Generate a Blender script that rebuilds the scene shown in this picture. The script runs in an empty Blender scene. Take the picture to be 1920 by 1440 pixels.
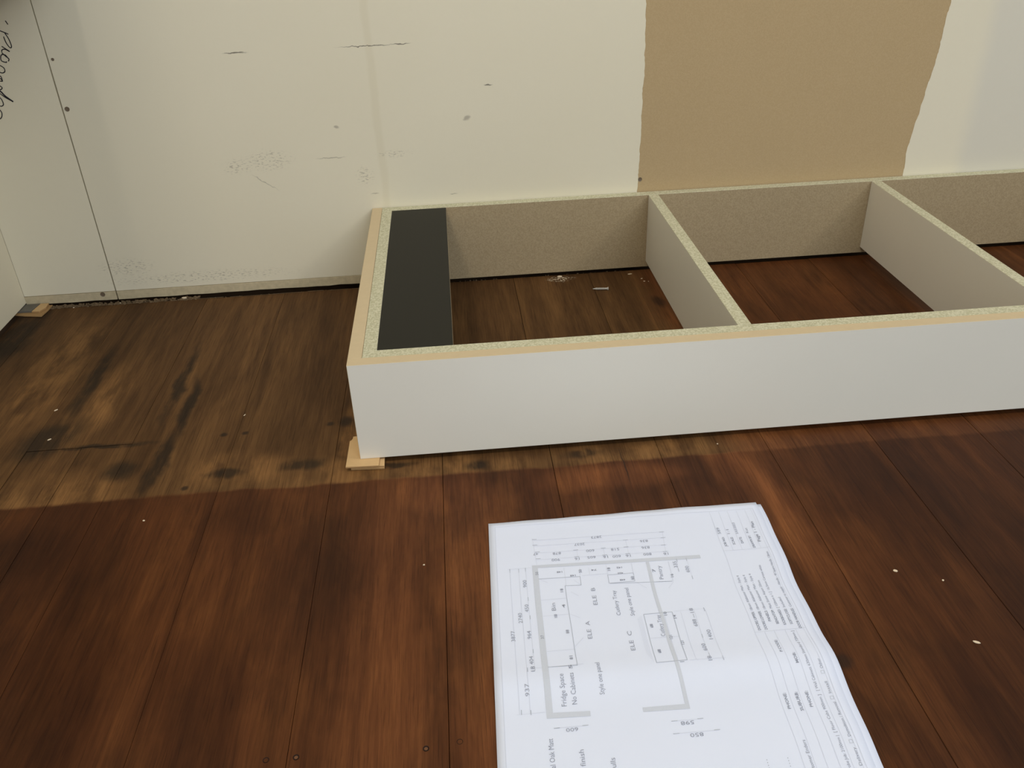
import bpy, bmesh, math, random
from mathutils import Vector, Euler, noise as mnoise
random.seed(7)
D = bpy.data
C = bpy.context.scene.collection
sc = bpy.context.scene

# ------------------------------------------------------------------ camera
cam_d = D.cameras.new('camera'); cam = D.objects.new('camera', cam_d); C.objects.link(cam)
cam_d.sensor_fit = 'HORIZONTAL'; cam_d.sensor_width = 36.0
cam_d.lens = 1617.87 / 1920 * 36.0
cam_d.clip_start = 0.02; cam_d.clip_end = 50
cam.location = (0.13240, -1.39709, 0.60996)
cam.rotation_euler = Euler((1.03416, 0.03480, -0.08347), 'XYZ')
sc.camera = cam

# ------------------------------------------------------------------ light
sc.view_settings.view_transform = 'Standard'
sc.view_settings.look = 'None'
sc.view_settings.gamma = 1.0
sc.view_settings.use_curve_mapping = False
sc.view_settings.exposure = 0.0
w = D.worlds.new('world'); sc.world = w; w.use_nodes = True
w.node_tree.nodes['Background'].inputs[0].default_value = (0.92, 0.97, 1.05, 1)
w.node_tree.nodes['Background'].inputs[1].default_value = 0.46

def area(name, loc, target, size, power, col, sy=None):
    l = D.lights.new(name, 'AREA'); l.energy = power; l.color = col
    l.shape = 'RECTANGLE'; l.size = size; l.size_y = sy or size
    o = D.objects.new(name, l); C.objects.link(o); o.location = loc
    o.rotation_euler = (Vector(target) - Vector(loc)).to_track_quat('-Z', 'Y').to_euler()
    return o
area('ceiling_lamp', (-0.45, -1.25, 2.35), (0.1, -0.3, 0), 0.35, 15, (1.0, 0.92, 0.80))
area('ceiling_lamp', (2.75, -1.35, 2.35), (0.5, -0.3, 0), 0.30, 15, (1.0, 0.94, 0.84))
area('daylight_opening', (1.2, -3.6, 1.7), (0.4, -0.3, 0.1), 1.6, 38, (0.85, 0.93, 1.0), 1.3)

# ------------------------------------------------------------------ node helpers
def srgb(r, g, b):
    f = lambda c: ((c/255+0.055)/1.055)**2.4 if c/255 > 0.04045 else c/255/12.92
    return (f(r), f(g), f(b), 1)

class M:
    def __init__(s, name):
        s.m = D.materials.new(name); s.m.use_nodes = True
        s.t = s.m.node_tree; s.b = s.t.nodes['Principled BSDF']
        s.pos_ = None
    def n(s, typ, **kw):
        x = s.t.nodes.new(typ)
        for k, v in kw.items(): setattr(x, k, v)
        return x
    def l(s, a, b): s.t.links.new(a, b)
    def pos(s):
        if s.pos_ is None: s.pos_ = s.n('ShaderNodeNewGeometry').outputs['Position']
        return s.pos_
    def math(s, op, a, b=None, c=None):
        x = s.n('ShaderNodeMath', operation=op)
        for i, v in enumerate((a, b, c)):
            if v is None: continue
            if isinstance(v, (int, float)): x.inputs[i].default_value = v
            else: s.l(v, x.inputs[i])
        return x.outputs[0]
    def mapped(s, scale=(1,1,1), loc=(0,0,0), rot=(0,0,0), vec=None):
        mp = s.n('ShaderNodeMapping', vector_type='POINT')
        mp.inputs['Scale'].default_value = scale; mp.inputs['Location'].default_value = loc; mp.inputs['Rotation'].default_value = rot
        s.l(vec or s.pos(), mp.inputs[0]); return mp.outputs[0]
    def noise(s, vec, scale=5, detail=4, rough=.55, dist=0, out='Fac'):
        x = s.n('ShaderNodeTexNoise'); x.inputs['Scale'].default_value = scale; x.inputs['Detail'].default_value = detail
        x.inputs['Roughness'].default_value = rough; x.inputs['Distortion'].default_value = dist
        s.l(vec, x.inputs['Vector']); return x.outputs[out]
    def ramp(s, fac, stops):
        r = s.n('ShaderNodeValToRGB'); e = r.color_ramp.elements
        while len(e) < len(stops): e.new(0.5)
        for i, (p, c) in enumerate(stops):
            e[i].position = p; e[i].color = c if not isinstance(c, (int, float)) else (c, c, c, 1)
        s.l(fac, r.inputs[0]); return r.outputs[0]
    def mix(s, fac, a, b, mode='MIX'):
        x = s.n('ShaderNodeMix', data_type='RGBA', blend_type=mode)
        for i, v in ((0, fac), (6, a), (7, b)):
            if isinstance(v, (int, float)): x.inputs[i].default_value = v
            elif isinstance(v, tuple): x.inputs[i].default_value = v
            else: s.l(v, x.inputs[i])
        return x.outputs[2]
    def step(s, v, lo, hi):
        x = s.n('ShaderNodeMapRange', interpolation_type='SMOOTHSTEP')
        x.inputs['From Min'].default_value = lo; x.inputs['From Max'].default_value = hi
        s.l(v, x.inputs['Value']); return x.outputs['Result']
    def blob(s, vec, cx, cy, rx, ry, ang=0.0, axes='XY'):
        """soft ellipse (0..1) at a world place of the surface; vec may carry a wobble"""
        mp = s.n('ShaderNodeMapping', vector_type='TEXTURE')
        if axes == 'XY':
            mp.inputs['Location'].default_value = (cx, cy, 0); mp.inputs['Rotation'].default_value = (0, 0, ang)
            mp.inputs['Scale'].default_value = (rx, ry, 100)
        else:
            mp.inputs['Location'].default_value = (cx, 0, cy); mp.inputs['Rotation'].default_value = (0, ang, 0)
            mp.inputs['Scale'].default_value = (rx, 100, ry)
        s.l(vec, mp.inputs[0])
        g = s.n('ShaderNodeTexGradient', gradient_type='SPHERICAL'); s.l(mp.outputs[0], g.inputs[0])
        return s.step(g.outputs['Fac'], 0.0, 0.7)
    def wobble(s, amt, scale):
        nz = s.noise(s.pos(), scale, 3, out='Color')
        v = s.n('ShaderNodeVectorMath', operation='SUBTRACT'); s.l(nz, v.inputs[0]); v.inputs[1].default_value = (.5, .5, .5)
        v2 = s.n('ShaderNodeVectorMath', operation='SCALE'); s.l(v.outputs[0], v2.inputs[0]); v2.inputs['Scale'].default_value = amt
        v3 = s.n('ShaderNodeVectorMath', operation='ADD'); s.l(s.pos(), v3.inputs[0]); s.l(v2.outputs[0], v3.inputs[1])
        return v3.outputs[0]
    def add(s, ms):
        out = ms[0]
        for m in ms[1:]: out = s.math('MAXIMUM', out, m)
        return out
    def bump(s, h, strength=.2, dist=.001):
        b = s.n('ShaderNodeBump'); b.inputs['Strength'].default_value = strength; b.inputs['Distance'].default_value = dist
        s.l(h, b.inputs['Height']); s.l(b.outputs[0], s.b.inputs['Normal'])
    def col(s, c):
        if isinstance(c, tuple): s.b.inputs['Base Color'].default_value = c
        else: s.l(c, s.b.inputs['Base Color'])
    def rough(s, r):
        if isinstance(r, (int, float)): s.b.inputs['Roughness'].default_value = r
        else: s.l(r, s.b.inputs['Roughness'])
    def spec(s, v): s.b.inputs['Specular IOR Level'].default_value = v

def plain(name, c, rough=.6, spec=.4, var=0.05, scale=40):
    m = M(name); nz = m.noise(m.pos(), scale, 4)
    dark = tuple(x*(1-var*2) for x in c[:3])+(1,)
    m.col(m.mix(nz, dark, tuple(min(1, x*(1+var)) for x in c[:3])+(1,))); m.rough(rough); m.spec(spec)
    return m.m

# ------------------------------------------------------------------ materials
def wood_floor():
    m = M('old_floor_boards')
    rnd = m.n('ShaderNodeObjectInfo').outputs['Random']
    comb = m.n('ShaderNodeCombineXYZ'); m.l(m.math('MULTIPLY', rnd, 37.0), comb.inputs[1]); m.l(m.math('MULTIPLY', rnd, 5.0), comb.inputs[2])
    ad = m.n('ShaderNodeVectorMath', operation='ADD'); m.l(m.pos(), ad.inputs[0]); m.l(comb.outputs[0], ad.inputs[1])
    p = ad.outputs[0]
    fine = m.noise(m.mapped((1, .035, 1), vec=p), 420, 5, .65)
    pores = m.noise(m.mapped((1, .022, 1), vec=p), 900, 3, .6)
    streak = m.noise(m.mapped((1, .09, 1), vec=p), 38, 4, .6, .6)
    wide = m.noise(m.mapped((1, .22, 1), vec=p), 9, 4, .55, .4)
    clouds = m.noise(m.mapped((1, .6, 1)), 5.5, 4, .6)
    # varnished tone
    base = m.ramp(streak, [(.25, srgb(92, 56, 33)), (.48, srgb(116, 74, 44)), (.62, srgb(128, 83, 50)), (.82, srgb(148, 98, 60))])
    base = m.mix(m.step(wide, .35, .68), m.mix(1.0, base, (.72, .70, .71, 1), 'MULTIPLY'), base)
    base = m.mix(m.step(clouds, .3, .7), m.mix(1.0, base, (.74, .72, .74, 1), 'MULTIPLY'), base)
    base = m.mix(m.math('MULTIPLY', rnd, .25), base, m.mix(1.0, base, (.84, .80, .78, 1), 'MULTIPLY'))
    # old worn zone where a cupboard stood, along the wall
    sx = m.n('ShaderNodeSeparateXYZ'); m.l(m.wobble(.015, 20), sx.inputs[0])
    gx = m.n('ShaderNodeSeparateXYZ'); m.l(m.wobble(.10, 9), gx.inputs[0])
    zone = m.math('MULTIPLY', m.step(sx.outputs[1], -.5735, -.5665), m.math('SUBTRACT', 1.0, m.step(gx.outputs[0], .42, .49)))
    worn = m.ramp(streak, [(.25, srgb(74, 52, 31)), (.5, srgb(96, 70, 43)), (.75, srgb(118, 88, 55))])
    worn = m.mix(m.step(wide, .3, .7), m.mix(1.0, worn, (.70, .68, .66, 1), 'MULTIPLY'), worn)
    wv = m.wobble(.05, 14)
    tan = m.add([m.blob(wv, -.03, -.555, .10, .05), m.blob(wv, .12, -.56, .13, .035), m.blob(wv, .33, -.555, .14, .03),
                 m.blob(wv, -.15, -.53, .08, .05), m.blob(wv, -.36, -.56, .12, .07), m.blob(wv, -.47, -.22, .06, .24),
                 m.blob(wv, -.012, -.48, .02, .10), m.blob(wv, -.36, -.33, .03, .12)])
    tan = m.math('MULTIPLY', tan, m.step(m.noise(m.mapped((1, .35, 1)), 30, 4, .6), .33, .62))
    worn = m.mix(m.math('MULTIPLY', tan, .75), worn, srgb(142, 106, 66))
    ms = m.wobble(.028, 22)
    dark = m.add([m.blob(ms, -.575, -.12, .045, .13), m.blob(ms, -.58, -.03, .05, .05), m.blob(ms, -.245, -.37, .012, .11, .04),
                  m.blob(ms, -.25, -.50, .016, .10, -.03), m.blob(ms, -.41, -.43, .05, .07, -.4), m.blob(ms, -.33, -.452, .09, .008, -.03),
                  m.blob(ms, -.29, -.51, .03, .03), m.blob(ms, -.165, -.535, .03, .012), m.blob(ms, -.07, -.527, .045, .02),
                  m.blob(ms, -.27, -.30, .012, .16), m.blob(ms, -.006, -.44, .014, .03), m.blob(ms, .04, -.545, .04, .008),
                  m.blob(ms, .27, -.55, .035, .014), m.blob(ms, .14, -.555, .022, .018), m.blob(ms, -.40, -.28, .018, .14)])
    dark = m.math('MULTIPLY', dark, m.step(m.noise(m.mapped((1, .25, 1)), 60, 4, .65), .22, .55))
    worn = m.mix(m.math('MULTIPLY', dark, .80), worn, srgb(38, 32, 25))
    nv = m.wobble(.004, 160)
    spots = m.add([m.blob(nv, -.0458, -.4409, .007, .007), m.blob(nv, -.1813, -.4474, .007, .006), m.blob(nv, -.1542, -.4474, .006, .006),
                   m.blob(nv, -.0254, -.4373, .014, .018), m.blob(nv, -.205, -.557, .006, .006)])
    worn = m.mix(m.math('MULTIPLY', spots, .8), worn, srgb(42, 34, 28))
    # front patches in the varnished area
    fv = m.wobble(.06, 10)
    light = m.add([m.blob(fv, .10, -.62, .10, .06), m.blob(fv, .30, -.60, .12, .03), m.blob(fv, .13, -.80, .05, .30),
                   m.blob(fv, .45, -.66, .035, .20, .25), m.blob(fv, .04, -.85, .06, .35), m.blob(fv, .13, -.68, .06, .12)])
    base = m.mix(m.math('MULTIPLY', light, .60), base, m.mix(1.0, base, (2.5, 2.65, 2.9, 1), 'MULTIPLY'))  # lighter varnish patches, with bounce and haze near the paper put into the colour
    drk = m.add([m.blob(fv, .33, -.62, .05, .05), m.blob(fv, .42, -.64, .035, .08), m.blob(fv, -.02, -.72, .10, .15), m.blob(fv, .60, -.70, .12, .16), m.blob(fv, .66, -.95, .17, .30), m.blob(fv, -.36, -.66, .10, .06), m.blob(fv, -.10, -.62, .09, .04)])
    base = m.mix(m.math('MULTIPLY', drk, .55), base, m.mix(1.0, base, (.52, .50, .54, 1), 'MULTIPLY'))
    knot = m.add([m.blob(nv, .4554, -.1446, .014, .03, .1), m.blob(nv, .4466, -.892, .013, .013), m.blob(m.wobble(.004, 60), .3134, -.58, .0015, .05)])
    bl = m.step(m.noise(m.mapped((1, .30, 1), loc=(3, 1, 0)), 24, 5, .68, .5), .42, .66)
    base = m.mix(m.math('MULTIPLY', bl, .55), base, m.mix(1.0, base, (1.35, 1.42, 1.30, 1), 'MULTIPLY'))
    grim = m.step(m.noise(m.mapped((1, .45, 1), loc=(7, 4, 0)), 13, 5, .65, .3), .46, .66)
    base = m.mix(m.math('MULTIPLY', grim, .55), base, m.mix(1.0, base, (.62, .66, .70, 1), 'MULTIPLY'))
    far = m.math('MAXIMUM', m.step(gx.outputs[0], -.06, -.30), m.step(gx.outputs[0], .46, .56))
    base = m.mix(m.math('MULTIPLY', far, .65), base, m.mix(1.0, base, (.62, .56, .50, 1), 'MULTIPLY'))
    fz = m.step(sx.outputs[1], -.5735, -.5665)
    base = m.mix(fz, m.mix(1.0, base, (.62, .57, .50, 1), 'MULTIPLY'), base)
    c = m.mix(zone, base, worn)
    c = m.mix(m.math('MULTIPLY', knot, .75), c, srgb(44, 32, 26))
    c = m.mix(m.step(fine, .40, .62), m.mix(1.0, c, (.82, .80, .79, 1), 'MULTIPLY'), c)
    c = m.mix(m.math('MULTIPLY', m.math('SUBTRACT', 1.0, m.step(pores, .32, .46)), .6), c, m.mix(1.0, c, (.45, .42, .42, 1), 'MULTIPLY'))
    c = m.mix(m.math('MULTIPLY', m.blob(m.wobble(.02, 60), .3095, -.03, .03, .014), m.step(m.noise(m.pos(), 240, 3), .48, .60)), c, srgb(200, 190, 170))
    c = m.mix(1.0, c, (1.02, .95, .84, 1), 'MULTIPLY')
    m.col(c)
    m.rough(m.mix(zone, m.ramp(wide, [(.3, .42), (.7, .56)]), (.62, .62, .62, 1)))
    m.spec(.14)
    m.bump(m.math('ADD', m.math('MULTIPLY', fine, .5), m.math('MULTIPLY', streak, .5)), .25, .0006)
    return m.m

def wall_paint():
    m = M('cream_wall_paint')
    a = m.noise(m.pos(), 2.2, 3, .5); b = m.noise(m.pos(), 90, 4, .6)
    c = m.mix(a, srgb(227, 218, 191), srgb(235, 228, 206))
    c = m.mix(m.math('MULTIPLY', b, .25), c, m.mix(1.0, c, (.93, .92, .91, 1), 'MULTIPLY'))
    # faint taped joint
    v = m.wobble(.02, 8)
    c = m.mix(m.math('MULTIPLY', m.blob(v, .024, .30, .009, .6, 0, 'XZ'), .13), c, srgb(190, 174, 132))
    sv = m.wobble(.006, 120)
    s = m.add([m.blob(sv, -.1762, .3898, .022, .0016, 0, 'XZ'), m.blob(sv, .0712, .3905, .02, .0012, 0, 'XZ'),
               m.blob(sv, .02, .3901, .055, .0010, 0, 'XZ'), m.blob(sv, .2016, .3239, .009, .0016, 0, 'XZ')])
    c = m.mix(m.math('MULTIPLY', s, .75), c, srgb(60, 52, 40))
    grit = m.step(m.noise(m.mapped((.5, 1, 1.6)), 330, 3, .6), .52, .66)
    s2 = m.add([m.blob(sv, -.155, .2255, .05, .022, 0, 'XZ'), m.blob(sv, -.0054, .1915, .019, .021, 0, 'XZ'),
                m.blob(sv, -.205, .218, .03, .016, 0, 'XZ'), m.blob(sv, .0459, .2249, .035, .008, 0, 'XZ'),
                m.blob(sv, -.42, .06, .06, .02, 0, 'XZ'), m.blob(sv, -.30, .035, .20, .014, 0, 'XZ')])
    c = m.mix(m.math('MULTIPLY', m.math('MULTIPLY', s2, grit), .50), c, srgb(108, 98, 88))
    s3 = m.add([m.blob(sv, .1652, .275, .008, .005, -.5, 'XZ'), m.blob(sv, .0069, .161, .009, .0012, 0, 'XZ'), m.blob(sv, .1355, .153, .009, .0012, 0, 'XZ'),
                m.blob(sv, -.0566, .224, .03, .0012, 0, 'XZ'), m.blob(sv, -.0414, .2723, .006, .003, 0, 'XZ'), m.blob(sv, -.1662, .19, .03, .001, .65, 'XZ')])
    c = m.mix(m.math('MULTIPLY', s3, .42), c, srgb(88, 78, 70))
    # slightly bluish tone towards the right
    sx = m.n('ShaderNodeSeparateXYZ'); m.l(m.wobble(.03, 5), sx.inputs[0])
    c = m.mix(m.math('MULTIPLY', m.step(sx.outputs[0], .985, 1.02), .42), c, srgb(206, 204, 196))
    m.col(c); m.rough(.6); m.spec(.25); m.bump(b, .12, .0006)
    return m.m

def particle(name, dark, light, speck, sc_=260, amount=.45, rough=.85):
    m = M(name)
    v = m.n('ShaderNodeTexVoronoi'); v.inputs['Scale'].default_value = sc_; m.l(m.mapped((1, 1, 1.0)), v.inputs['Vector'])
    nz = m.noise(m.pos(), sc_*.8, 3, .7); big = m.noise(m.pos(), 9, 3)
    c = m.mix(v.outputs['Color'], dark, light)
    bw = m.n('ShaderNodeRGBToBW'); m.l(v.outputs['Color'], bw.inputs[0])
    c = m.mix(m.step(bw.outputs[0], .25, .75), dark, light)
    c = m.mix(m.math('MULTIPLY', m.step(nz, .60, .72), amount), c, speck)
    c = m.mix(m.math('MULTIPLY', big, .3), c, m.mix(1.0, c, (.86, .84, .82, 1), 'MULTIPLY'))
    m.col(c); m.rough(rough); m.spec(.2); m.bump(nz, .3, .0005)
    return m.m

MAT = dict(
    floor=wood_floor(), paint=wall_paint(),
    bare=particle('bare_wall_board', srgb(186, 162, 122), srgb(190, 166, 127), srgb(178, 153, 112), 620, .25, .8),
    mdf=plain('raw_board_edge', srgb(206, 186, 150), .8, .2, .03, 120),
    edge=particle('green_particle_edge', srgb(186, 182, 150), srgb(210, 206, 178), srgb(132, 132, 106), 520, .40),
    raw=particle('raw_particle_face', srgb(164, 146, 114), srgb(176, 158, 126), srgb(120, 103, 78), 620, .6),
    white=plain('white_melamine', srgb(230, 226, 213), .42, .4, .015, 12),
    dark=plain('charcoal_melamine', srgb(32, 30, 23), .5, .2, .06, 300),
    ply=plain('thin_plywood', srgb(212, 176, 126), .75, .25, .06, 60),
    plyedge=plain('plywood_edge', srgb(176, 140, 94), .8, .2, .12, 400),
    grey=plain('grey_plastic', srgb(104, 100, 92), .5, .4, .1, 200),
    subfloor=plain('dark_subfloor', srgb(74, 56, 40), .95, .1, .2, 60),
    gap=plain('grimy_strip', srgb(204, 189, 156), .9, .1, .16, 110),
    debris=plain('plaster_dust', srgb(120, 100, 76), .95, .1, .35, 260),
    steel=plain('dull_steel', srgb(120, 104, 84), .45, .5, .25, 500),
    zinc=plain('bright_zinc', srgb(200, 196, 186), .3, .5, .1, 500),
    chip=plain('pale_chip', srgb(226, 206, 176), .8, .2, .05, 90),
    nailhole=plain('filled_nail_hole', srgb(112, 74, 46), .6, .3, .25, 500),
    nailrim=plain('nail_hole_rim', srgb(40, 25, 17), .8, .2, .1, 500),
    ink=plain('marker_ink', srgb(28, 25, 34), .5, .3, .02, 50),
    paper=plain('white_paper', srgb(228, 234, 250), .75, .25, .01, 14),
    pbox=plain('printed_wall_grey', srgb(208, 213, 224), .8, .2, .03, 900),
    pline=plain('printed_line_light', srgb(212, 217, 230), .8, .2, .01, 50),
    pline2=plain('printed_line_dark', srgb(180, 186, 198), .8, .2, .01, 50),
    ptext=plain('printed_text_grey', srgb(158, 162, 176), .8, .2, .01, 50),
    pbold=plain('printed_text_bold', srgb(148, 152, 166), .8, .2, .01, 50),
)

# ------------------------------------------------------------------ object helpers
def link(name, me, mats, parent=None, origin=None, world=True):
    """mesh given in world coordinates; origin moves to the base of the thing"""
    for mt in (mats if isinstance(mats, (list, tuple)) else [mats]):
        me.materials.append(MAT[mt] if isinstance(mt, str) else mt)
    o = D.objects.new(name, me); C.objects.link(o)
    if origin is None:
        xs = [v.co.x for v in me.vertices]; ys = [v.co.y for v in me.vertices]; zs = [v.co.z for v in me.vertices]
        origin = Vector(((min(xs)+max(xs))/2, (min(ys)+max(ys))/2, min(zs)))
    origin = Vector(origin)
    for v in me.vertices: v.co -= origin
    o.location = origin
    if parent:
        o.parent = parent
        pw = Vector((0, 0, 0)); q = parent
        while q: pw += q.location; q = q.parent
        o.location = origin - pw
    return o

def tag(o, label=None, cat=None, group=None, kind=None):
    if label: o['label'] = label
    if cat: o['category'] = cat
    if group: o['group'] = group
    if kind: o['kind'] = kind
    return o

def empty(name, loc):
    o = D.objects.new(name, None); C.objects.link(o); o.location = loc; o.empty_display_size = .05
    return o

def bm_box(bm, x0, x1, y0, y1, z0, z1, bev=0.0, mat=0):
    vs = [bm.verts.new(p) for p in [(x0,y0,z0),(x1,y0,z0),(x1,y1,z0),(x0,y1,z0),(x0,y0,z1),(x1,y0,z1),(x1,y1,z1),(x0,y1,z1)]]
    fs = []
    for f in [(0,3,2,1),(4,5,6,7),(0,1,5,4),(1,2,6,5),(2,3,7,6),(3,0,4,7)]:
        fc = bm.faces.new([vs[i] for i in f]); fc.material_index = mat; fs.append(fc)
    return vs, fs

def box(name, x0, x1, y0, y1, z0, z1, mats, parent=None, bev=.0004, facemat=None, segs=1):
    """facemat: {'-y': slot, '+z': slot ...} chooses a slot by outward side"""
    bm = bmesh.new(); vs, fs = bm_box(bm, x0, x1, y0, y1, z0, z1)
    keys = ['-z', '+z', '-y', '+x', '+y', '-x']
    for k, f in zip(keys, fs):
        if facemat and k in facemat: f.material_index = facemat[k]
    if bev: bmesh.ops.bevel(bm, geom=bm.edges[:], offset=bev, segments=segs, affect='EDGES')
    me = D.meshes.new(name); bm.to_mesh(me); bm.free()
    return link(name, me, mats, parent)

def prism(name, pts, z0, z1, mats, parent=None, plane='XY', bev=.0002, sidemat=None):
    """polygon pts extruded; plane XY extrudes in z, plane XZ extrudes in y from z0 to z1"""
    bm = bmesh.new()
    mk = (lambda p, h: (p[0], p[1], h)) if plane == 'XY' else (lambda p, h: (p[0], h, p[1]))
    a = [bm.verts.new(mk(p, z0)) for p in pts]; b = [bm.verts.new(mk(p, z1)) for p in pts]
    bm.faces.new(a); bm.faces.new(b)
    n = len(pts)
    for i in range(n):
        f = bm.faces.new([a[i], a[(i+1) % n], b[(i+1) % n], b[i]])
        if sidemat is not None: f.material_index = sidemat
    bmesh.ops.recalc_face_normals(bm, faces=bm.faces)
    if bev: bmesh.ops.bevel(bm, geom=bm.edges[:], offset=bev, segments=1, affect='EDGES')
    me = D.meshes.new(name); bm.to_mesh(me); bm.free()
    return link(name, me, mats, parent)

# ================================================================== SETTING
WL = -0.6007                       # face of the left wall
XR = 2.7; YF = -2.9
floor = box('floor', WL-.1, XR, YF, .10, -.10, -.020, 'subfloor', bev=0); tag(floor, kind='structure')
floor['label'] = 'old timber board floor, worn and stained along the wall'

joints = [0.098 + .1312*k for k in range(-5, 21)]
boards = []
def board(x0, x1, y0, y1):
    dz = random.uniform(-.0003, .0002)
    g = random.choice((.00015, .0002, .0003, .0005))
    bm = bmesh.new()
    bm_box(bm, x0+g, x1-g, y0, y1, -.019, dz)
    bmesh.ops.bevel(bm, geom=[e for e in bm.edges if all(v.co.z > -.01 for v in e.verts)], offset=.0003, segments=1, affect='EDGES')
    me = D.meshes.new('floorboard'); bm.to_mesh(me); bm.free()
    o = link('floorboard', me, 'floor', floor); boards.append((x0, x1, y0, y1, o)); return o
xs = [WL] + [j for j in joints if j > WL+.02]
for i in range(len(xs)-1):
    x0, x1 = xs[i], xs[i+1]
    yb = -.013 + random.uniform(-.0015, .0015)
    if x0 < -.42 < x1 or abs(x0+.4268) < .004:          # board cut across and split near the wall
        xm = (x0+x1)/2
        board(x0, x1, -.452, yb)
        board(x0, xm+.003, YF, -.4535); board(xm+.003, x1, YF, -.4535)
    else:
        board(x0, x1, YF, yb)

def disc(name, c, r, h, mat, parent, axis='z', seg=14, dome=0.0, rim=None):
    bm = bmesh.new()
    def P(a, rr, d):
        u, v = rr*math.cos(a), rr*math.sin(a)
        return (c[0]+u, c[1]+v, c[2]+d) if axis == 'z' else (c[0]+u, c[1]-d, c[2]+v)
    rings = [(r, 0), (r, h), (r*.6, h+dome)]
    R = [[bm.verts.new(P(2*math.pi*k/seg, rr, d)) for k in range(seg)] for rr, d in rings]
    for a, b in zip(R, R[1:]):
        for k in range(seg): bm.faces.new([a[k], a[(k+1) % seg], b[(k+1) % seg], b[k]])
    f = bm.faces.new(R[-1]); bm.faces.new(R[0][::-1])
    if rim is not None:
        for q in bm.faces:
            if q is not f: q.material_index = 1
    bmesh.ops.recalc_face_normals(bm, faces=bm.faces)
    me = D.meshes.new(name); bm.to_mesh(me); bm.free()
    return link(name, me, [mat] if rim is None else [mat, rim], parent)

for (x, y) in [(-.0499, -.9368), (-.0258, -.9368), (.0792, -.9402), (.1068, -.9368)]:
    ob = [b for b in boards if b[0] <= x <= b[1] and b[2] <= y <= b[3]][0][4]
    disc('nail_head', (x, y, -.0002), .0026, .0005, 'nailhole', ob, dome=-.0004, rim='nailrim')

# wall at the back --------------------------------------------------
wall = box('wall_back', WL-.1, XR, .006, .12, .0035, 2.4, 'bare', bev=0); tag(wall, kind='structure')
wall['label'] = 'cream painted board wall behind the base frame, with a bare tan patch'
bp_ = box('light_stop_plate', WL-.1, XR, .030, .12, -.0195, .0030, 'subfloor', wall, bev=0)  # added dark plate, stops light leaking in and keeps the gap dark
def edge_line(pts, z0, z1, amp, n, seed):
    out = []
    for i in range(n+1):
        z = z0 + (z1-z0)*i/n
        x = pts[0][0]
        for (xa, za), (xb, zb) in zip(pts, pts[1:]):
            if za <= z <= zb or (z > pts[-1][1]): x = xa + (xb-xa)*min(1, max(0, (z-za)/(zb-za)))
        if z <= pts[0][1]: x = pts[0][0]
        x += amp*mnoise.noise((seed, z*60, 0)) + amp*.5*mnoise.noise((seed, z*220, 3))
        out.append((x, z))
    return out
XJ = -.4485
ZB = .019
p_left = prism('wall_panel', [(WL, ZB), (XJ-.0014, ZB), (XJ-.0011, .2), (XJ-.0016, .36), (XJ-.0011, .41), (XJ-.0014, 2.4), (WL, 2.4)], .0, .005, 'paint', wall, 'XZ')
le = edge_line([(.4450, .139), (.4470, .20), (.4472, .277), (.4485, .35), (.4470, .435)], ZB, .6, .0016, 150, 1.3)
p_mid = prism('wall_panel', [(XJ+.0008, 2.4), (XJ+.0008, ZB)] + le + [(.447, .61), (.447, 2.4)], .0, .005, 'paint', wall, 'XZ', bev=0)
re_ = edge_line([(.9065, .138), (.905, .183), (.912, .235), (.9245, .335), (.928, .413)], ZB, .6, .0018, 150, 5.3)
p_right = prism('wall_panel', re_ + [(.93, .61), (.93, 2.4), (XR, 2.4), (XR, ZB)], .0, .005, 'paint', wall, 'XZ', bev=0)
bare = box('bare_board', .42, .96, .0006, .0056, ZB, 2.4, 'bare', wall, bev=0); bare['label'] = 'bare unpainted tan board'
# unpainted strip along the foot of the wall, broken at the joint
def strip(x0, x1, seed):
    n = int((x1-x0)/.02)+1
    top = [(x0+(x1-x0)*i/n, ZB-.0008+.0006*mnoise.noise((seed, i*.7, 0))) for i in range(n+1)]
    bot = [(x0+(x1-x0)*i/n, .0035+.0012*mnoise.noise((seed, i*.9, 4))) for i in range(n+1)]
    o = prism('base_strip', top+bot[::-1], -.0008, .005, 'gap', wall, 'XZ', bev=.0002); o['label'] = 'grubby unpainted strip at the foot of the wall'
strip(WL, XJ-.0012, 2.1); strip(XJ+.001, .445, 3.7); strip(.447, XR, 8.1)
# screw heads in the wall
disc('screw_head', (-.4415, 0, .3215), .0036, .0006, 'steel', p_mid, 'y', dome=-.0004)
disc('screw_head', (-.4415, 0, .3935), .0022, .0006, 'steel', p_mid, 'y', dome=-.0004)
disc('screw_head', (-.4715, -.0008, .0145), .0040, .0006, 'steel', p_left, 'y', dome=-.0004)
disc('screw_head', (.449, 0.0004, .158), .0034, .0006, 'steel', bare, 'y', dome=-.0004)

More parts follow.
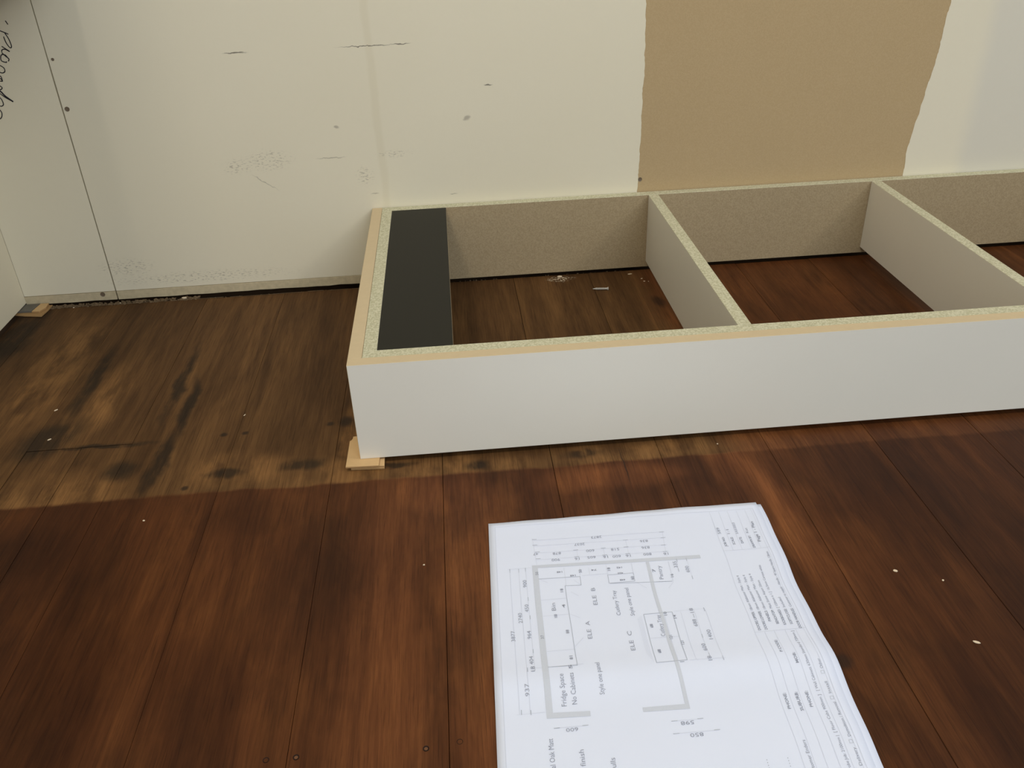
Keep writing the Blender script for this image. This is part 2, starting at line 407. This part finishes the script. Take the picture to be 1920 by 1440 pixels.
# handwriting in black marker on the left panel, running up the wall
strokes = [[(-.4916,.4493),(-.4895,.4441)],
[(-.5094,.4408),(-.5034,.4363),(-.4979,.4336),(-.4931,.431)],
[(-.4976,.4328),(-.4947,.4244),(-.494,.4145),(-.4969,.4128),(-.5,.4197),(-.5009,.4283)],
[(-.5078,.4152),(-.4989,.4074),(-.5042,.4107),(-.5087,.4103),(-.5104,.4073)],
[(-.5106,.4067),(-.5071,.4016),(-.5033,.3976),(-.5051,.394)],
[(-.5039,.3977),(-.5067,.403),(-.5124,.4031),(-.5148,.3957),(-.5088,.3927),(-.508,.3941)],
[(-.5189,.389),(-.5144,.385),(-.5148,.38),(-.5192,.3783),(-.5241,.3811),(-.5237,.3861),(-.5189,.389)],
[(-.5346,.3766),(-.5248,.371),(-.5222,.3664)],
[(-.5225,.3664),(-.5227,.3734),(-.5274,.3749),(-.5307,.3688),(-.5225,.3664)],
[(-.5315,.3624),(-.526,.3576),(-.5296,.3546),(-.533,.3561)],
[(-.5353,.3549),(-.5298,.352),(-.5255,.3453),(-.5166,.3364)],
[(-.5166,.3364),(-.5261,.3434),(-.5319,.3495)],
[(-.5357,.3459),(-.5323,.3405),(-.532,.3333),(-.5361,.3309),(-.5399,.333)],
[(-.5406,.3271),(-.5384,.3217),(-.5401,.3159),(-.5441,.3124),(-.5472,.3149)]]
def ribbon(bm, pts, wdt, f):
    """flat stroke through pts (2-D), f maps 2-D to 3-D"""
    P = [Vector(p) for p in pts]
    if len(P) > 2:                                   # smooth with catmull-rom
        Q = []
        for i in range(len(P)-1):
            p0 = P[max(0, i-1)]; p1 = P[i]; p2 = P[i+1]; p3 = P[min(len(P)-1, i+2)]
            for k in range(6):
                t = k/6
                Q.append(.5*((2*p1)+(p2-p0)*t+(2*p0-5*p1+4*p2-p3)*t*t+(3*p1-p0-3*p2+p3)*t**3))
        Q.append(P[-1]); P = Q
    L = []
    for i, p in enumerate(P):
        d = (P[min(i+1, len(P)-1)]-P[max(i-1, 0)]); d = d.normalized() if d.length > 0 else Vector((1, 0))
        nn = Vector((-d.y, d.x))*wdt/2
        L.append((bm.verts.new(f(p+nn)), bm.verts.new(f(p-nn))))
    for a, b in zip(L, L[1:]): bm.faces.new([a[0], a[1], b[1], b[0]])
bm = bmesh.new()
for i, s in enumerate(strokes): ribbon(bm, s, .0014 if i != 10 else .0022, lambda p: (p.x, -.0003 - i*.00001, p.y))
me = D.meshes.new('handwriting'); bm.to_mesh(me); bm.free()
hw = link('handwriting', me, 'ink', p_left); hw['label'] = 'black marker handwriting reading cupboard'

# left wall + unseen dark box added to shade the upper corner
wl_ = box('wall_left', WL-.03, WL, -2.4, 0.0, .007, 2.4, 'paint', bev=.0005); tag(wl_, kind='structure')
wl_['label'] = 'painted side wall at the left corner'
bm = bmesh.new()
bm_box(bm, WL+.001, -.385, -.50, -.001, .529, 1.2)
me = D.meshes.new('shade_box_1'); bm.to_mesh(me); bm.free()
sbox = link('shade_box_1', me, 'dark'); tag(sbox, 'unseen dark box added above the left corner to shade the wall', kind='structure')

# plaster dust and crumbs in the slot between boards and wall
bm = bmesh.new()
rd = random.Random(3)
for i in range(420):
    if i < 300: x = WL+.03+ (rd.random()**1.5)*.26; y = rd.uniform(-.016, -.003); s = rd.uniform(.0008, .0028); z = -.0025
    else: x = rd.uniform(-.30, .42); y = rd.uniform(-.015, -.009); s = rd.uniform(.0004, .0014); z = -.004
    r = bmesh.ops.create_icosphere(bm, subdivisions=1, radius=s)
    for v in r['verts']: v.co = Vector((v.co.x*rd.uniform(.8, 2.4), v.co.y*1.1, v.co.z*.6)) + Vector((x, y, z+rd.uniform(0, .004)))
bm_box(bm, WL+.03, -.46, -.0135, -.002, -.019, -.0035)
me = D.meshes.new('plaster_debris'); bm.to_mesh(me); bm.free()
db = link('plaster_debris', me, 'debris'); tag(db, 'crumbly grey-brown plaster dust in the slot between floor and wall', 'dust', kind='stuff')
# ragged pale ends along the board ends
bm = bmesh.new()
x = WL+.06
while x < .0:
    L = rd.uniform(.02, .06); y = -.0145 + rd.uniform(-.0012, .0008)
    ribbon(bm, [(x, y), (x+L*.5, y+rd.uniform(-.0008, .0008)), (x+L, y+rd.uniform(-.0008, .0008))], rd.uniform(.0008, .002), lambda p: (p.x, p.y, .0006))
    x += L + rd.uniform(.0, .012)
me = D.meshes.new('dust_line'); bm.to_mesh(me); bm.free()
dl = link('dust_line', me, 'debris', floor); dl['kind'] = 'stuff'; dl['label'] = 'pale dusty line along the board ends'

# ================================================================== BASE FRAME
H0, H1 = .0075, .1367
YO = -.5361; T1 = .0162; T2 = .0166; YB = -.0012; XE = 1.66
fr = empty('cabinet_base_frame', (.0, YO, H0))
tag(fr, 'long low open cabinet base frame of white and particle board on packers', 'frame')
W_ = ['mdf', 'white']
kb = box('front_kickboard', 0, XE, YO, YO+T1, H0, H1, W_, fr, .0004, {'-y': 1}); kb['label'] = 'white faced board with raw beige edge'
ek = box('end_kickboard', 0, T1, YO+T1+.0002, YB, H0, H1, W_, fr, .0004, {'-x': 1}); ek['label'] = 'white faced board with raw beige top edge'
P3 = ['edge', 'white', 'raw']
yi = YO+T1+.0003
fr_rail = box('front_rail', T1+.0003, XE-.018, yi, yi+T2, H0, H1-.0003, P3, fr, .0004, {'+y': 2, '-y': 2}); fr_rail['label'] = 'particle board rail with greenish speckled edge'
br = box('back_rail', T1+.0003, XE-.018, YB-T2, YB, H0, H1-.0002, P3, fr, .0004, {'-y': 2, '+y': 2}); br['label'] = 'raw brown particle board rail against the wall'
ya, yb_ = yi+T2+.0002, YB-T2-.0002
er = box('end_rail', T1+.0003, T1+T2, ya, yb_, H0, H1-.0004, P3, fr, .0004, {'+x': 1}); er['label'] = 'particle board end piece'
for xd in (.4605, .8438, 1.2271):
    d_ = box('divider', xd, xd+T2, ya, yb_, H0+.0106, H1-.0003, P3, fr, .0004, {'-x': 1, '+x': 1}); d_['label'] = 'cross divider, white faces and raw speckled top edge'
box('end_rail', XE-.0175, XE-.001, ya, yb_, H0, H1, P3, fr, .0004, {'+x': 1})
bb = box('brace_board', T1+T2+.0003, .1216, ya, yb_, H1-.0165, H1-.0006, ['dark', 'mdf'], fr, .0003, {'+x': 1}); bb['label'] = 'flat charcoal brace board across the left end'

# packers (shims) --------------------------------------------------
GP = 'thin plywood packers under the front left corner of the frame'
s3 = prism('plywood_packer', [(-.0111,-.5476),(.0289,-.5502),(.0275,-.500),(-.009,-.498)][::1], .0003, .0027, ['ply','plyedge'], None, sidemat=1)
tag(s3, 'thin plywood packer, lowest of the stack under the front left frame corner', 'packer', GP)
s2 = prism('plywood_packer', [(-.006,-.5450),(.0292,-.5500),(.0281,-.505),(-.007,-.500)], .0028, .0050, ['ply','plyedge'], None, sidemat=1)
tag(s2, 'thin plywood packer in the middle of the stack, poking out right of the top one', 'packer', GP)
s1 = prism('plywood_packer', [(-.0166,-.5497),(.0227,-.5517),(.0245,-.500),(.024,-.4850),(-.0122,-.4855),(-.0126,-.4900),(-.0140,-.4935),(-.0158,-.4949)], .0051, .0074, ['ply','plyedge'], None, sidemat=1)
tag(s1, 'pale plywood packer with notched end, topmost under the front left frame corner', 'packer', GP)
# others hidden under the frame hold it up
for (x, y, where) in [(.80, -.515, 'middle of the front rail'), (1.55, -.515, 'far right front corner of the frame'), (.05, -.010, 'back left corner of the frame'), (1.55, -.010, 'far right back corner of the frame')]:
    for k, lv in enumerate(('lowest', 'middle', 'topmost')):
        o = box('plywood_packer', x-.02, x+.02, y-.007, y+.007, .0003+.0024*k, .0026+.0024*k, 'ply', None, .0002)
        tag(o, 'small plywood packer under the %s, %s of three' % (where, lv), 'packer', 'packers hidden under the frame')
# corner packers under the left wall
g = prism('plastic_packer', [(-.6200,-.003),(-.5772,-.003),(-.5810,-.0306),(-.6200,-.0290)], .0028, .0062, 'grey', None)
tag(g, 'small grey plastic packer tucked under the left wall in the corner', 'packer')
g = prism('wood_packer', [(-.5762,-.0030),(-.5630,-.0030),(-.5612,-.0208),(-.5672,-.0340),(-.5800,-.0330)], .0028, .0060, ['ply','plyedge'], None, sidemat=1)
tag(g, 'short tan wood offcut lying against the grey packer in the corner', 'packer')
g = prism('wood_packer', [(-.6150,-.0040),(-.5572,-.0040),(-.5580,-.0250),(-.5605,-.0460),(-.5900,-.0400),(-.6150,-.0320)], .0004, .0026, 'plyedge', None)
tag(g, 'rough brown board scrap lying beneath the grey packer in the left corner', 'packer')

# ================================================================== DRAWING SHEETS
PO = Vector((.14637, -.66814)); PU = Vector((.00099436, -.0000014)); PV = Vector((-.0000357, -.0010002))
def pz(u, v, lift=0.0):
    z = .0010 + .0026*math.exp(-((v-214)/19)**2) + .0012*math.exp(-((v-190)/40)**2)
    z += .0009*math.exp(-((u-297)/14)**2)*(1+math.sin(v*.03)) + .0004*math.sin(v*.021+u*.013) + .0004
    z += .0010*math.exp(-(v/10)**2)*(.5+.5*math.sin(u*.03))
    return z + lift
def pxy(u, v):
    w_ = (.8*math.sin(v*.035) + .5*math.sin(v*.09))*(u/297)
    vv = v + (1.0*math.sin(u*.025)+.3*math.sin(u*.11))*math.exp(-v/25)
    q = PO + PU*(u+w_) + PV*vv
    return q
def pmap(u, v, lift):
    q = pxy(u, v); return (q.x, q.y, pz(u, v) + lift)

def sheet(label, du, dv, ang, lift):
    nx, ny = 36, 70
    bm = bmesh.new(); gr = []
    for layer in (0, 1):
        rows = []
        for j in range(ny+1):
            row = []
            for i in range(nx+1):
                u = 297*i/nx; v = 420*j/ny
                uu = u + du + (v-210)*ang; vv = v + dv - (u-150)*ang
                p = pmap(u, v, lift - (.00012 if layer else 0))
                q = PU*(uu-u) + PV*(vv-v)
                row.append(bm.verts.new((p[0]+q.x, p[1]+q.y, p[2])))
            rows.append(row)
        gr.append(rows)
    for layer, rows in enumerate(gr):
        for j in range(ny):
            for i in range(nx):
                f = [rows[j][i], rows[j+1][i], rows[j+1][i+1], rows[j][i+1]]
                bm.faces.new(f if layer == 0 else f[::-1])
    ring = [(0, i) for i in range(nx)]+[(j, nx) for j in range(ny)]+[(ny, i) for i in range(nx, 0, -1)]+[(j, 0) for j in range(ny, 0, -1)]
    for a, b in zip(ring, ring[1:]+ring[:1]):
        bm.faces.new([gr[0][a[0]][a[1]], gr[0][b[0]][b[1]], gr[1][b[0]][b[1]], gr[1][a[0]][a[1]]])
    bmesh.ops.recalc_face_normals(bm, faces=bm.faces)
    for f in bm.faces: f.smooth = True
    me = D.meshes.new('plan_sheet'); bm.to_mesh(me); bm.free()
    o = link('plan_sheet', me, 'paper'); tag(o, label, 'paper', 'cabinet plan sheets on the floor'); return o
sheet('white sheet beneath the printed plan, its corner showing at the right', 5.5, 3.5, .004, -.0007)
top = sheet('creased white cabinet plan drawing lying on top of the sheets on the floor', 0, 0, 0, .0)

# --- printed content, in millimetres of the sheet (u to the right, v towards the viewer)
LIFT = .00026
slots = ['pbox', 'pline', 'pline2', 'ptext', 'pbold']
pb = bmesh.new()
def seg(u0, v0, u1, v1, wd=.3, mat=1):
    L = math.hypot(u1-u0, v1-v0)
    if L == 0: return
    n = max(1, int(L/3)); nu, nv = -(v1-v0)/L*wd/2, (u1-u0)/L*wd/2
    pr = None
    for i in range(n+1):
        t = i/n; u = u0+(u1-u0)*t; v = v0+(v1-v0)*t
        cur = (pb.verts.new(pmap(u+nu, v+nv, LIFT)), pb.verts.new(pmap(u-nu, v-nv, LIFT)))
        if pr:
            f = pb.faces.new([pr[0], pr[1], cur[1], cur[0]]); f.material_index = mat
        pr = cur
def rect(u0, v0, u1, v1, wd=.3, mat=1):
    seg(u0, v0, u1, v0, wd, mat); seg(u1, v0, u1, v1, wd, mat); seg(u1, v1, u0, v1, wd, mat); seg(u0, v1, u0, v0, wd, mat)
def tick(u, v, horiz=True, L=5.0):
    if horiz: seg(u-L/2, v, u+L/2, v, .55, 2)
    else: seg(u, v-L/2, u, v+L/2, .55, 2)

# border
seg(7, 7, 290, 10, .35); seg(7, 7, 7, 413, .35); seg(290, 10, 290, 413, .35); seg(7, 413, 290, 413, .35)
# hatched wall bands
def band(a, b, c, d):
    n = 1 + int(max(abs(b[0]-a[0]), abs(b[1]-a[1]))/8)
    pr = None
    for i in range(n+1):
        t = i/n; p = [a[k]+(b[k]-a[k])*t for k in (0, 1)]; q = [d[k]+(c[k]-d[k])*t for k in (0, 1)]
        cur = (pb.verts.new(pmap(*p, LIFT*.9)), pb.verts.new(pmap(*q, LIFT*.9)))
        if pr: pb.faces.new([pr[0], pr[1], cur[1], cur[0]]).material_index = 0
        pr = cur
band((43, 71), (216, 75), (216, 80), (43, 75)); band((43, 71), (43, 255), (48.5, 255), (48.5, 71)); band((43, 250), (80, 252), (80, 257), (43, 255.5))
band((159, 79), (161, 256), (164.3, 256), (162.3, 79)); band((124.5, 253.5), (164.3, 254), (164.3, 259), (124.5, 258))
# dimension lines along the top
for v, vt, ends in ((33, 36, 186), (42, 45, 186), (53, 56, 186), (63, 66, 186)):
    seg(47, v, ends, v+3, .3)
for u, v in ((48, 31.5), (184, 36), (48, 40.5), (144, 44), (184, 45), (50, 51.5), (90, 53), (119, 53.5), (143, 54.5), (182, 56), (50, 61.5), (90, 63), (119, 64), (143, 64.5), (182, 66)): tick(u, v)
seg(46, 30, 48, 70, .25); seg(91, 54, 91, 70, .25); seg(119, 54, 119, 70, .25); seg(144, 44, 144, 70, .25); seg(185, 34, 182, 74, .25)
# dimension lines at the left
for u, v0, v1 in ((20, 76, 249), (29, 76, 249), (36, 76, 206)): seg(u, v0, u+.5, v1, .3)
for u, v in ((20, 76), (29, 77), (36, 76), (36.3, 117), (36.5, 141), (36.5, 183), (30, 205), (36.5, 204), (22, 247), (30, 248)): tick(u, v, False)
seg(18, 74, 42, 74, .25); seg(18, 249, 42, 249, .25); seg(32, 204, 43, 204, .25)
# cabinets down the left wall
seg(48, 91, 90, 92, .5, 2); seg(90, 92, 90, 104, .5, 2); seg(90, 104, 74, 103, .5, 2); seg(74, 103, 74.5, 205, .5, 2); seg(74.5, 205, 48, 204, .5, 2)
seg(75, 78, 75, 103); seg(91, 79, 90, 92); seg(49, 120, 74, 120); seg(49, 141, 74, 141); seg(49, 185, 74, 185); seg(49, 204, 80, 204, .3)
seg(50, 92, 57, 97); seg(84, 97, 90, 104); seg(75, 141, 84, 147); seg(75, 182, 84, 172); seg(79, 112, 86, 118)
# cabinets along the top
seg(118, 78, 118, 93); seg(144, 79, 144, 105); seg(92, 91, 118, 91); rect(118, 93, 144, 104.5, .45, 2); seg(144, 94, 144, 80, .3)
seg(119, 105, 181, 109, .45, 2); seg(146, 107, 154, 115); seg(182, 81, 182, 109, .35); seg(165, 108, 181, 109, .45, 2); seg(176, 118, 182, 110, .25); seg(100, 81, 100, 90)
# island
rect(144.5, 149.5, 172, 210.5, .5, 2); seg(145, 180, 172, 181); seg(164, 150, 164, 210, .25)
for k in range(4): seg(141.5-k*1.2, 151+k, 142-k*1.2, 209-k*3, .2)
seg(180, 150, 180, 211, .25); seg(193, 150, 193, 210, .3); seg(204, 150, 204, 212, .3)
for u, v in ((191, 157), (193, 183), (193, 207), (203, 150), (204, 212)): tick(u, v, False)
seg(174, 149, 204, 149, .25); seg(174, 211, 206, 212, .25); seg(165, 212, 169, 212, .8, 2)
# right of the pantry
for u, v in ((191, 80), (190, 94), (201, 80), (202, 106)): tick(u, v, False)
seg(191, 80, 190, 94, .25); seg(201, 80, 202, 106, .25)
# lower dimensions
for a, b, v in ((49, 76, 265.5), (147, 172, 269.5), (146, 183, 281.5)):
    seg(a, v, b, v+.4, .3); tick(a+1.5, v); tick(b-1.5, v)
# title block
for u in (242, 252, 261.5, 271.5, 281): seg(u, 11, u, 72, .3)
seg(242, 72, 290, 73, .35); seg(242, 10, 242, 413, .3); seg(242, 184.5, 290, 184.5, .35); seg(287.5, 10, 287.5, 413, .25)
for u in (251, 260, 270, 280): seg(u, 185, u, 413, .3)
for u in (214, 231):
    for k in range(14): seg(u, 312+k*2.4, u, 313+k*2.4, .5, 2)

# text
texts = []
def T(s, u, v, length, height, mode='V', bold=False):
    """mode V: reads away from the viewer; mode H: upside down, reads to the left. (u,v) is the centre"""
    texts.append((s, u, v, length, height, mode, bold))
def VT(s, u, vtop, vbot, h, bold=False): T(s, u, (vtop+vbot)/2, vbot-vtop, h, 'V', bold)
for s, u, v, L in (('2873', 114, 36, 11), ('2037', 95, 45, 11), ('836', 163, 48, 8.5), ('836', 163, 58, 8.5), ('47', 48, 54.5, 5), ('878', 70, 56, 8.5), ('600', 105, 56, 8.5),
                   ('518', 131, 57, 8.5), ('900', 68, 65.5, 8.5), ('16', 90, 66.5, 5), ('605', 105, 66, 8.5), ('16', 119.5, 67, 5), ('600', 131, 67.5, 8.5), ('16', 143, 68, 5),
                   ('800', 163, 68, 8.5), ('16', 182, 69.5, 5), ('600', 63, 268.5, 10), ('598', 159, 272.5, 11), ('850', 164, 284.5, 11)): T(s, u, v, L, 3.7, 'H')
for s, u, v in (('148', 70, 83.5), ('148', 83, 90), ('74', 105, 84.5), ('142', 131, 84), ('450', 131, 92), ('448', 132, 101.5)): T(s, u, v, 5.5, 2.4, 'H', True)
for s, u, v in (('50', 91, 84.5), ('18', 120, 85), ('60', 142, 100), ('50', 47, 83), ('18', 70, 109), ('4', 70, 130), ('100', 61, 142), ('88', 70, 163), ('81', 70, 195), ('5', 68, 206),
                ('37', 46, 167), ('7', 165, 92), ('16', 182, 101), ('688', 149, 165), ('688', 150, 197), ('14', 173, 156), ('121', 164, 181), ('121', 173, 189), ('10', 165, 151)): T(s, u, v, 4.6, 3.0, 'V', True)
for s, u, v, L in (('900', 34, 96, 10), ('450', 34, 129, 10), ('2740', 27, 141, 13), ('3877', 19, 163, 13), ('964', 34, 163, 10), ('404', 34, 194, 10), ('18', 34.5, 204.5, 6),
                   ('937', 28, 226, 12), ('335', 188, 86, 9), ('600', 199, 94, 9), ('688', 190, 166, 9), ('600', 191, 197, 9), ('1400', 200, 182, 12), ('18', 190.5, 150, 6), ('18', 192, 211, 5)): T(s, u, v, L, 3.8)
VT('Bin', 60, 125, 135, 4.2); VT('ELE  B', 101, 109, 132, 4.2); VT('ELE  A', 90, 152, 174, 4.2); VT('ELE  C', 127, 169, 193, 4.2)
VT('Cutlery Tray', 121, 115, 148, 4); VT('Style one panel', 134, 113, 150, 4.2); VT('Pantry', 171, 86, 105, 4.2); VT('Cutlery Tray', 157.5, 152, 179, 4)
VT('Fridge Space', 58.5, 213, 245, 4.6); VT('No Cabinets', 67.5, 213, 244, 4.6); VT('Style one panel', 92, 204, 237, 4.4)
VT('Natural Oak Matt', 44, 275, 316, 4.6); VT('finish', 68, 288, 303, 4.4); VT('Bar pulls', 92, 298, 322, 4.4)
VT('JOB NO:', 246.5, 51, 66, 2.7, True); VT('589', 244.5, 36, 46, 3.4); VT('SCALE:', 255.5, 52, 64, 2.7, True); VT('1:1', 254, 40, 47, 3)
VT('DATE:', 264.5, 53, 63, 2.7, True); VT('5/03/2023', 263, 30, 48, 2.6); VT('DRAWN BY:', 274.5, 52, 71, 2.7, True); VT('Kat', 274, 40, 48, 2.8); VT('Page 1 - Plan', 282.5, 31, 63, 3.2, True)
for i, (a, b, vt) in enumerate((('DOORS UPPER:', '18mm Alabaster Matt - Style 4', 109), ('DOORS LOWER:', '18mm Alabaster Matt - Style 4', 109), ('PANELS:', '18mm Alabaster Matt - Style 4', 108),
                                ('BENCHTOP:', 'Matt Stone Aspen 20mm', 118), ('KICKBOARD:', '[ 150mm x 1 ]  16.5mm Carcase white', 97), ('SOFTCLOSE:', 'Included', 143),
                                ('DOOR HANDLES:', 'Customer to supply - Handle - 40 Square Handle 128mm', 79))):
    u = 247 + i*6.3; ln = len(a)*2.0
    VT(a, u, 158.5, 158.5+ln, 2.7, True); VT(b, u, vt, 156.5, 2.6)
VT('P.CODE:', 257, 196, 211, 2.6, True); VT('MOB:', 267, 213, 224, 2.7, True)
VT('PHONE:', 247, 252, 268, 2.7, True); VT('SUBURB:', 257, 252, 271, 2.8, True); VT('PHONE:', 266, 252, 268, 2.7, True)
VT('[ Wall Cabinets 630mm Standard 720mm ]', 276, 187, 253, 2.6); VT('[ Floor Cabs 900mm ]', 276, 257, 294, 2.6); VT('Wardrobe Job: 2100mm |', 276.5, 297, 336, 2.6)
VT('Other', 286, 222, 232, 2.5); VT('Install', 285.5, 245, 257, 2.5); VT('Demolition / Removal', 286, 266, 299, 2.5); VT('Delivery', 286, 309, 325, 2.5)
for v in (234, 260, 302, 328): rect(284.3, v, 287, v+3, .25, 2)
VT('Customer Enders', 248, 298, 330, 3)

curves = []
for (s, u, v, L, h, mode, bold) in texts:
    cu = D.curves.new('print', 'FONT'); cu.body = s; cu.size = 1; cu.align_x = 'LEFT'; cu.resolution_u = 2
    cu.offset = .008 if bold else -.004
    o = D.objects.new('print', cu); C.objects.link(o); curves.append(o)
bpy.context.view_layer.update()
dg = bpy.context.evaluated_depsgraph_get()
for o, (s, u, v, L, h, mode, bold) in zip(curves, texts):
    ev = o.evaluated_get(dg); me = ev.to_mesh()
    if len(me.vertices):
        x0 = min(p.co.x for p in me.vertices); x1 = max(p.co.x for p in me.vertices)
        sx = L/(x1-x0); sy = h/.72; cx = (x0+x1)/2
        vs = []
        for p in me.vertices:
            a = (p.co.x-cx)*sx; b = (p.co.y-.36)*sy
            uu, vv = (u-b, v-a) if mode == 'V' else (u-a, v+b)
            vs.append(pb.verts.new(pmap(uu, vv, LIFT*1.2)))
        for pl in me.polygons:
            try: pb.faces.new([vs[i] for i in pl.vertices]).material_index = 4 if bold else 3
            except ValueError: pass
    ev.to_mesh_clear()
for o in curves:
    cu = o.data; D.objects.remove(o); D.curves.remove(cu)
for f in pb.faces:
    f.normal_update()
    if f.normal.z < 0: f.normal_flip()
me = D.meshes.new('printed_plan'); pb.to_mesh(me); pb.free()
pp = link('printed_plan', me, slots, top); pp['label'] = 'grey printed kitchen floor plan with dimensions and title block'

# ================================================================== SMALL BITS
def chip(x, y, L, wd, ang, label, mat='chip', zt=.0012, name='wood_chip', cat='chip', group='small pale chips scattered on the floor'):
    n = 7; pts = []
    for k in range(n):
        a = 2*math.pi*k/n; r = rd.uniform(.75, 1.1)
        px, py = L/2*math.cos(a)*r, wd/2*math.sin(a)*r
        pts.append((x+px*math.cos(ang)-py*math.sin(ang), y+px*math.sin(ang)+py*math.cos(ang)))
    o = prism(name, pts, .0002, zt, mat, None, bev=.0002); tag(o, label, cat, group); return o
chip(-.4253, -.3557, .0055, .0022, .8, 'tiny white chip on the brown boards, farthest left of the floor chips')
chip(-.4068, -.4292, .0055, .0020, .6, 'thin pale sliver on the dark stain at the floor left')
chip(-.1627, -.4041, .0050, .0016, 1.1, 'thin pale splinter on the worn boards left of the frame')
chip(-.2363, -.6132, .0026, .0022, 0, 'tiny white crumb just in front of the varnish edge at left')
chip(.5433, -.7887, .0052, .0032, -.4, 'white chip right of the paper, nearest to its upper edge')
chip(.5828, -.8070, .0024, .0022, 0, 'tiny white crumb right of the larger white chip')
chip(.5724, -.8848, .0068, .0030, -.5, 'pale wood chip lowest at the right of the paper')
chip(.0767, -.7233, .0026, .0020, 0, 'tiny pale crumb between the packers and the paper')
chip(.4334, -.5518, .0020, .0018, 0, 'tiny white crumb close before the white kickboard')
chip(.4471, -.0527, .0036, .0022, .4, 'white plaster crumb inside the first cell, nearer the back rail')
chip(.4492, -.0644, .0040, .0020, -.4, 'white plaster crumb inside the first cell, beside the divider')
chip(.4560, -.0660, .0018, .0016, 0, 'smallest plaster crumb inside the first cell beside the divider')
chip(.3095, -.0225, .0090, .0050, .1, 'lump of white plaster by the back rail inside the first cell', zt=.002)
chip(.4310, -.0300, .0090, .0030, .1, 'flat smear of plaster against the back rail in the first cell', zt=.001)
chip(-.5180, -.0170, .0030, .0020, .2, 'white crumb at the foot of the wall left of the panel joint')
chip(-.4420, -.0120, .0040, .0020, .1, 'white crumb at the foot of the wall under the panel joint', zt=.002)
chip(-.3360, -.0090, .0080, .0040, .2, 'white plaster flake in the wall slot right of the panel joint', zt=.003)
# loose screw inside the first cell
bm = bmesh.new()
prof = [(0, .0), (.0028, .0002), (.0028, .0010), (.0016, .0026), (.0015, .006)]
k = .006
while k < .021: prof += [(.0021, k+.0004), (.0014, k+.0009)]; k += .0013
prof += [(.0004, .0265)]
rings = []
for r, t in prof:
    rings.append([bm.verts.new((t, r*math.cos(a*math.pi/5), r*math.sin(a*math.pi/5))) if r else None for a in range(10)] if r else [bm.verts.new((t, 0, 0))]*10)
for a, b in zip(rings, rings[1:]):
    for k in range(10):
        f = list(dict.fromkeys([a[k], a[(k+1) % 10], b[(k+1) % 10], b[k]]))
        if len(f) > 2: bm.faces.new(f)
bm.faces.new(rings[-1])
bmesh.ops.recalc_face_normals(bm, faces=bm.faces)
an = math.atan2(.003, -.024)
for v in bm.verts:
    x, y = v.co.x, v.co.y
    v.co = Vector((.3830 + x*math.cos(an)-y*math.sin(an), -.0890 + x*math.sin(an)+y*math.cos(an), v.co.z+.0029))
me = D.meshes.new('loose_screw'); bm.to_mesh(me); bm.free()
o = link('loose_screw', me, 'zinc'); tag(o, 'small silvery screw lying on the floor inside the first cell', 'screw')
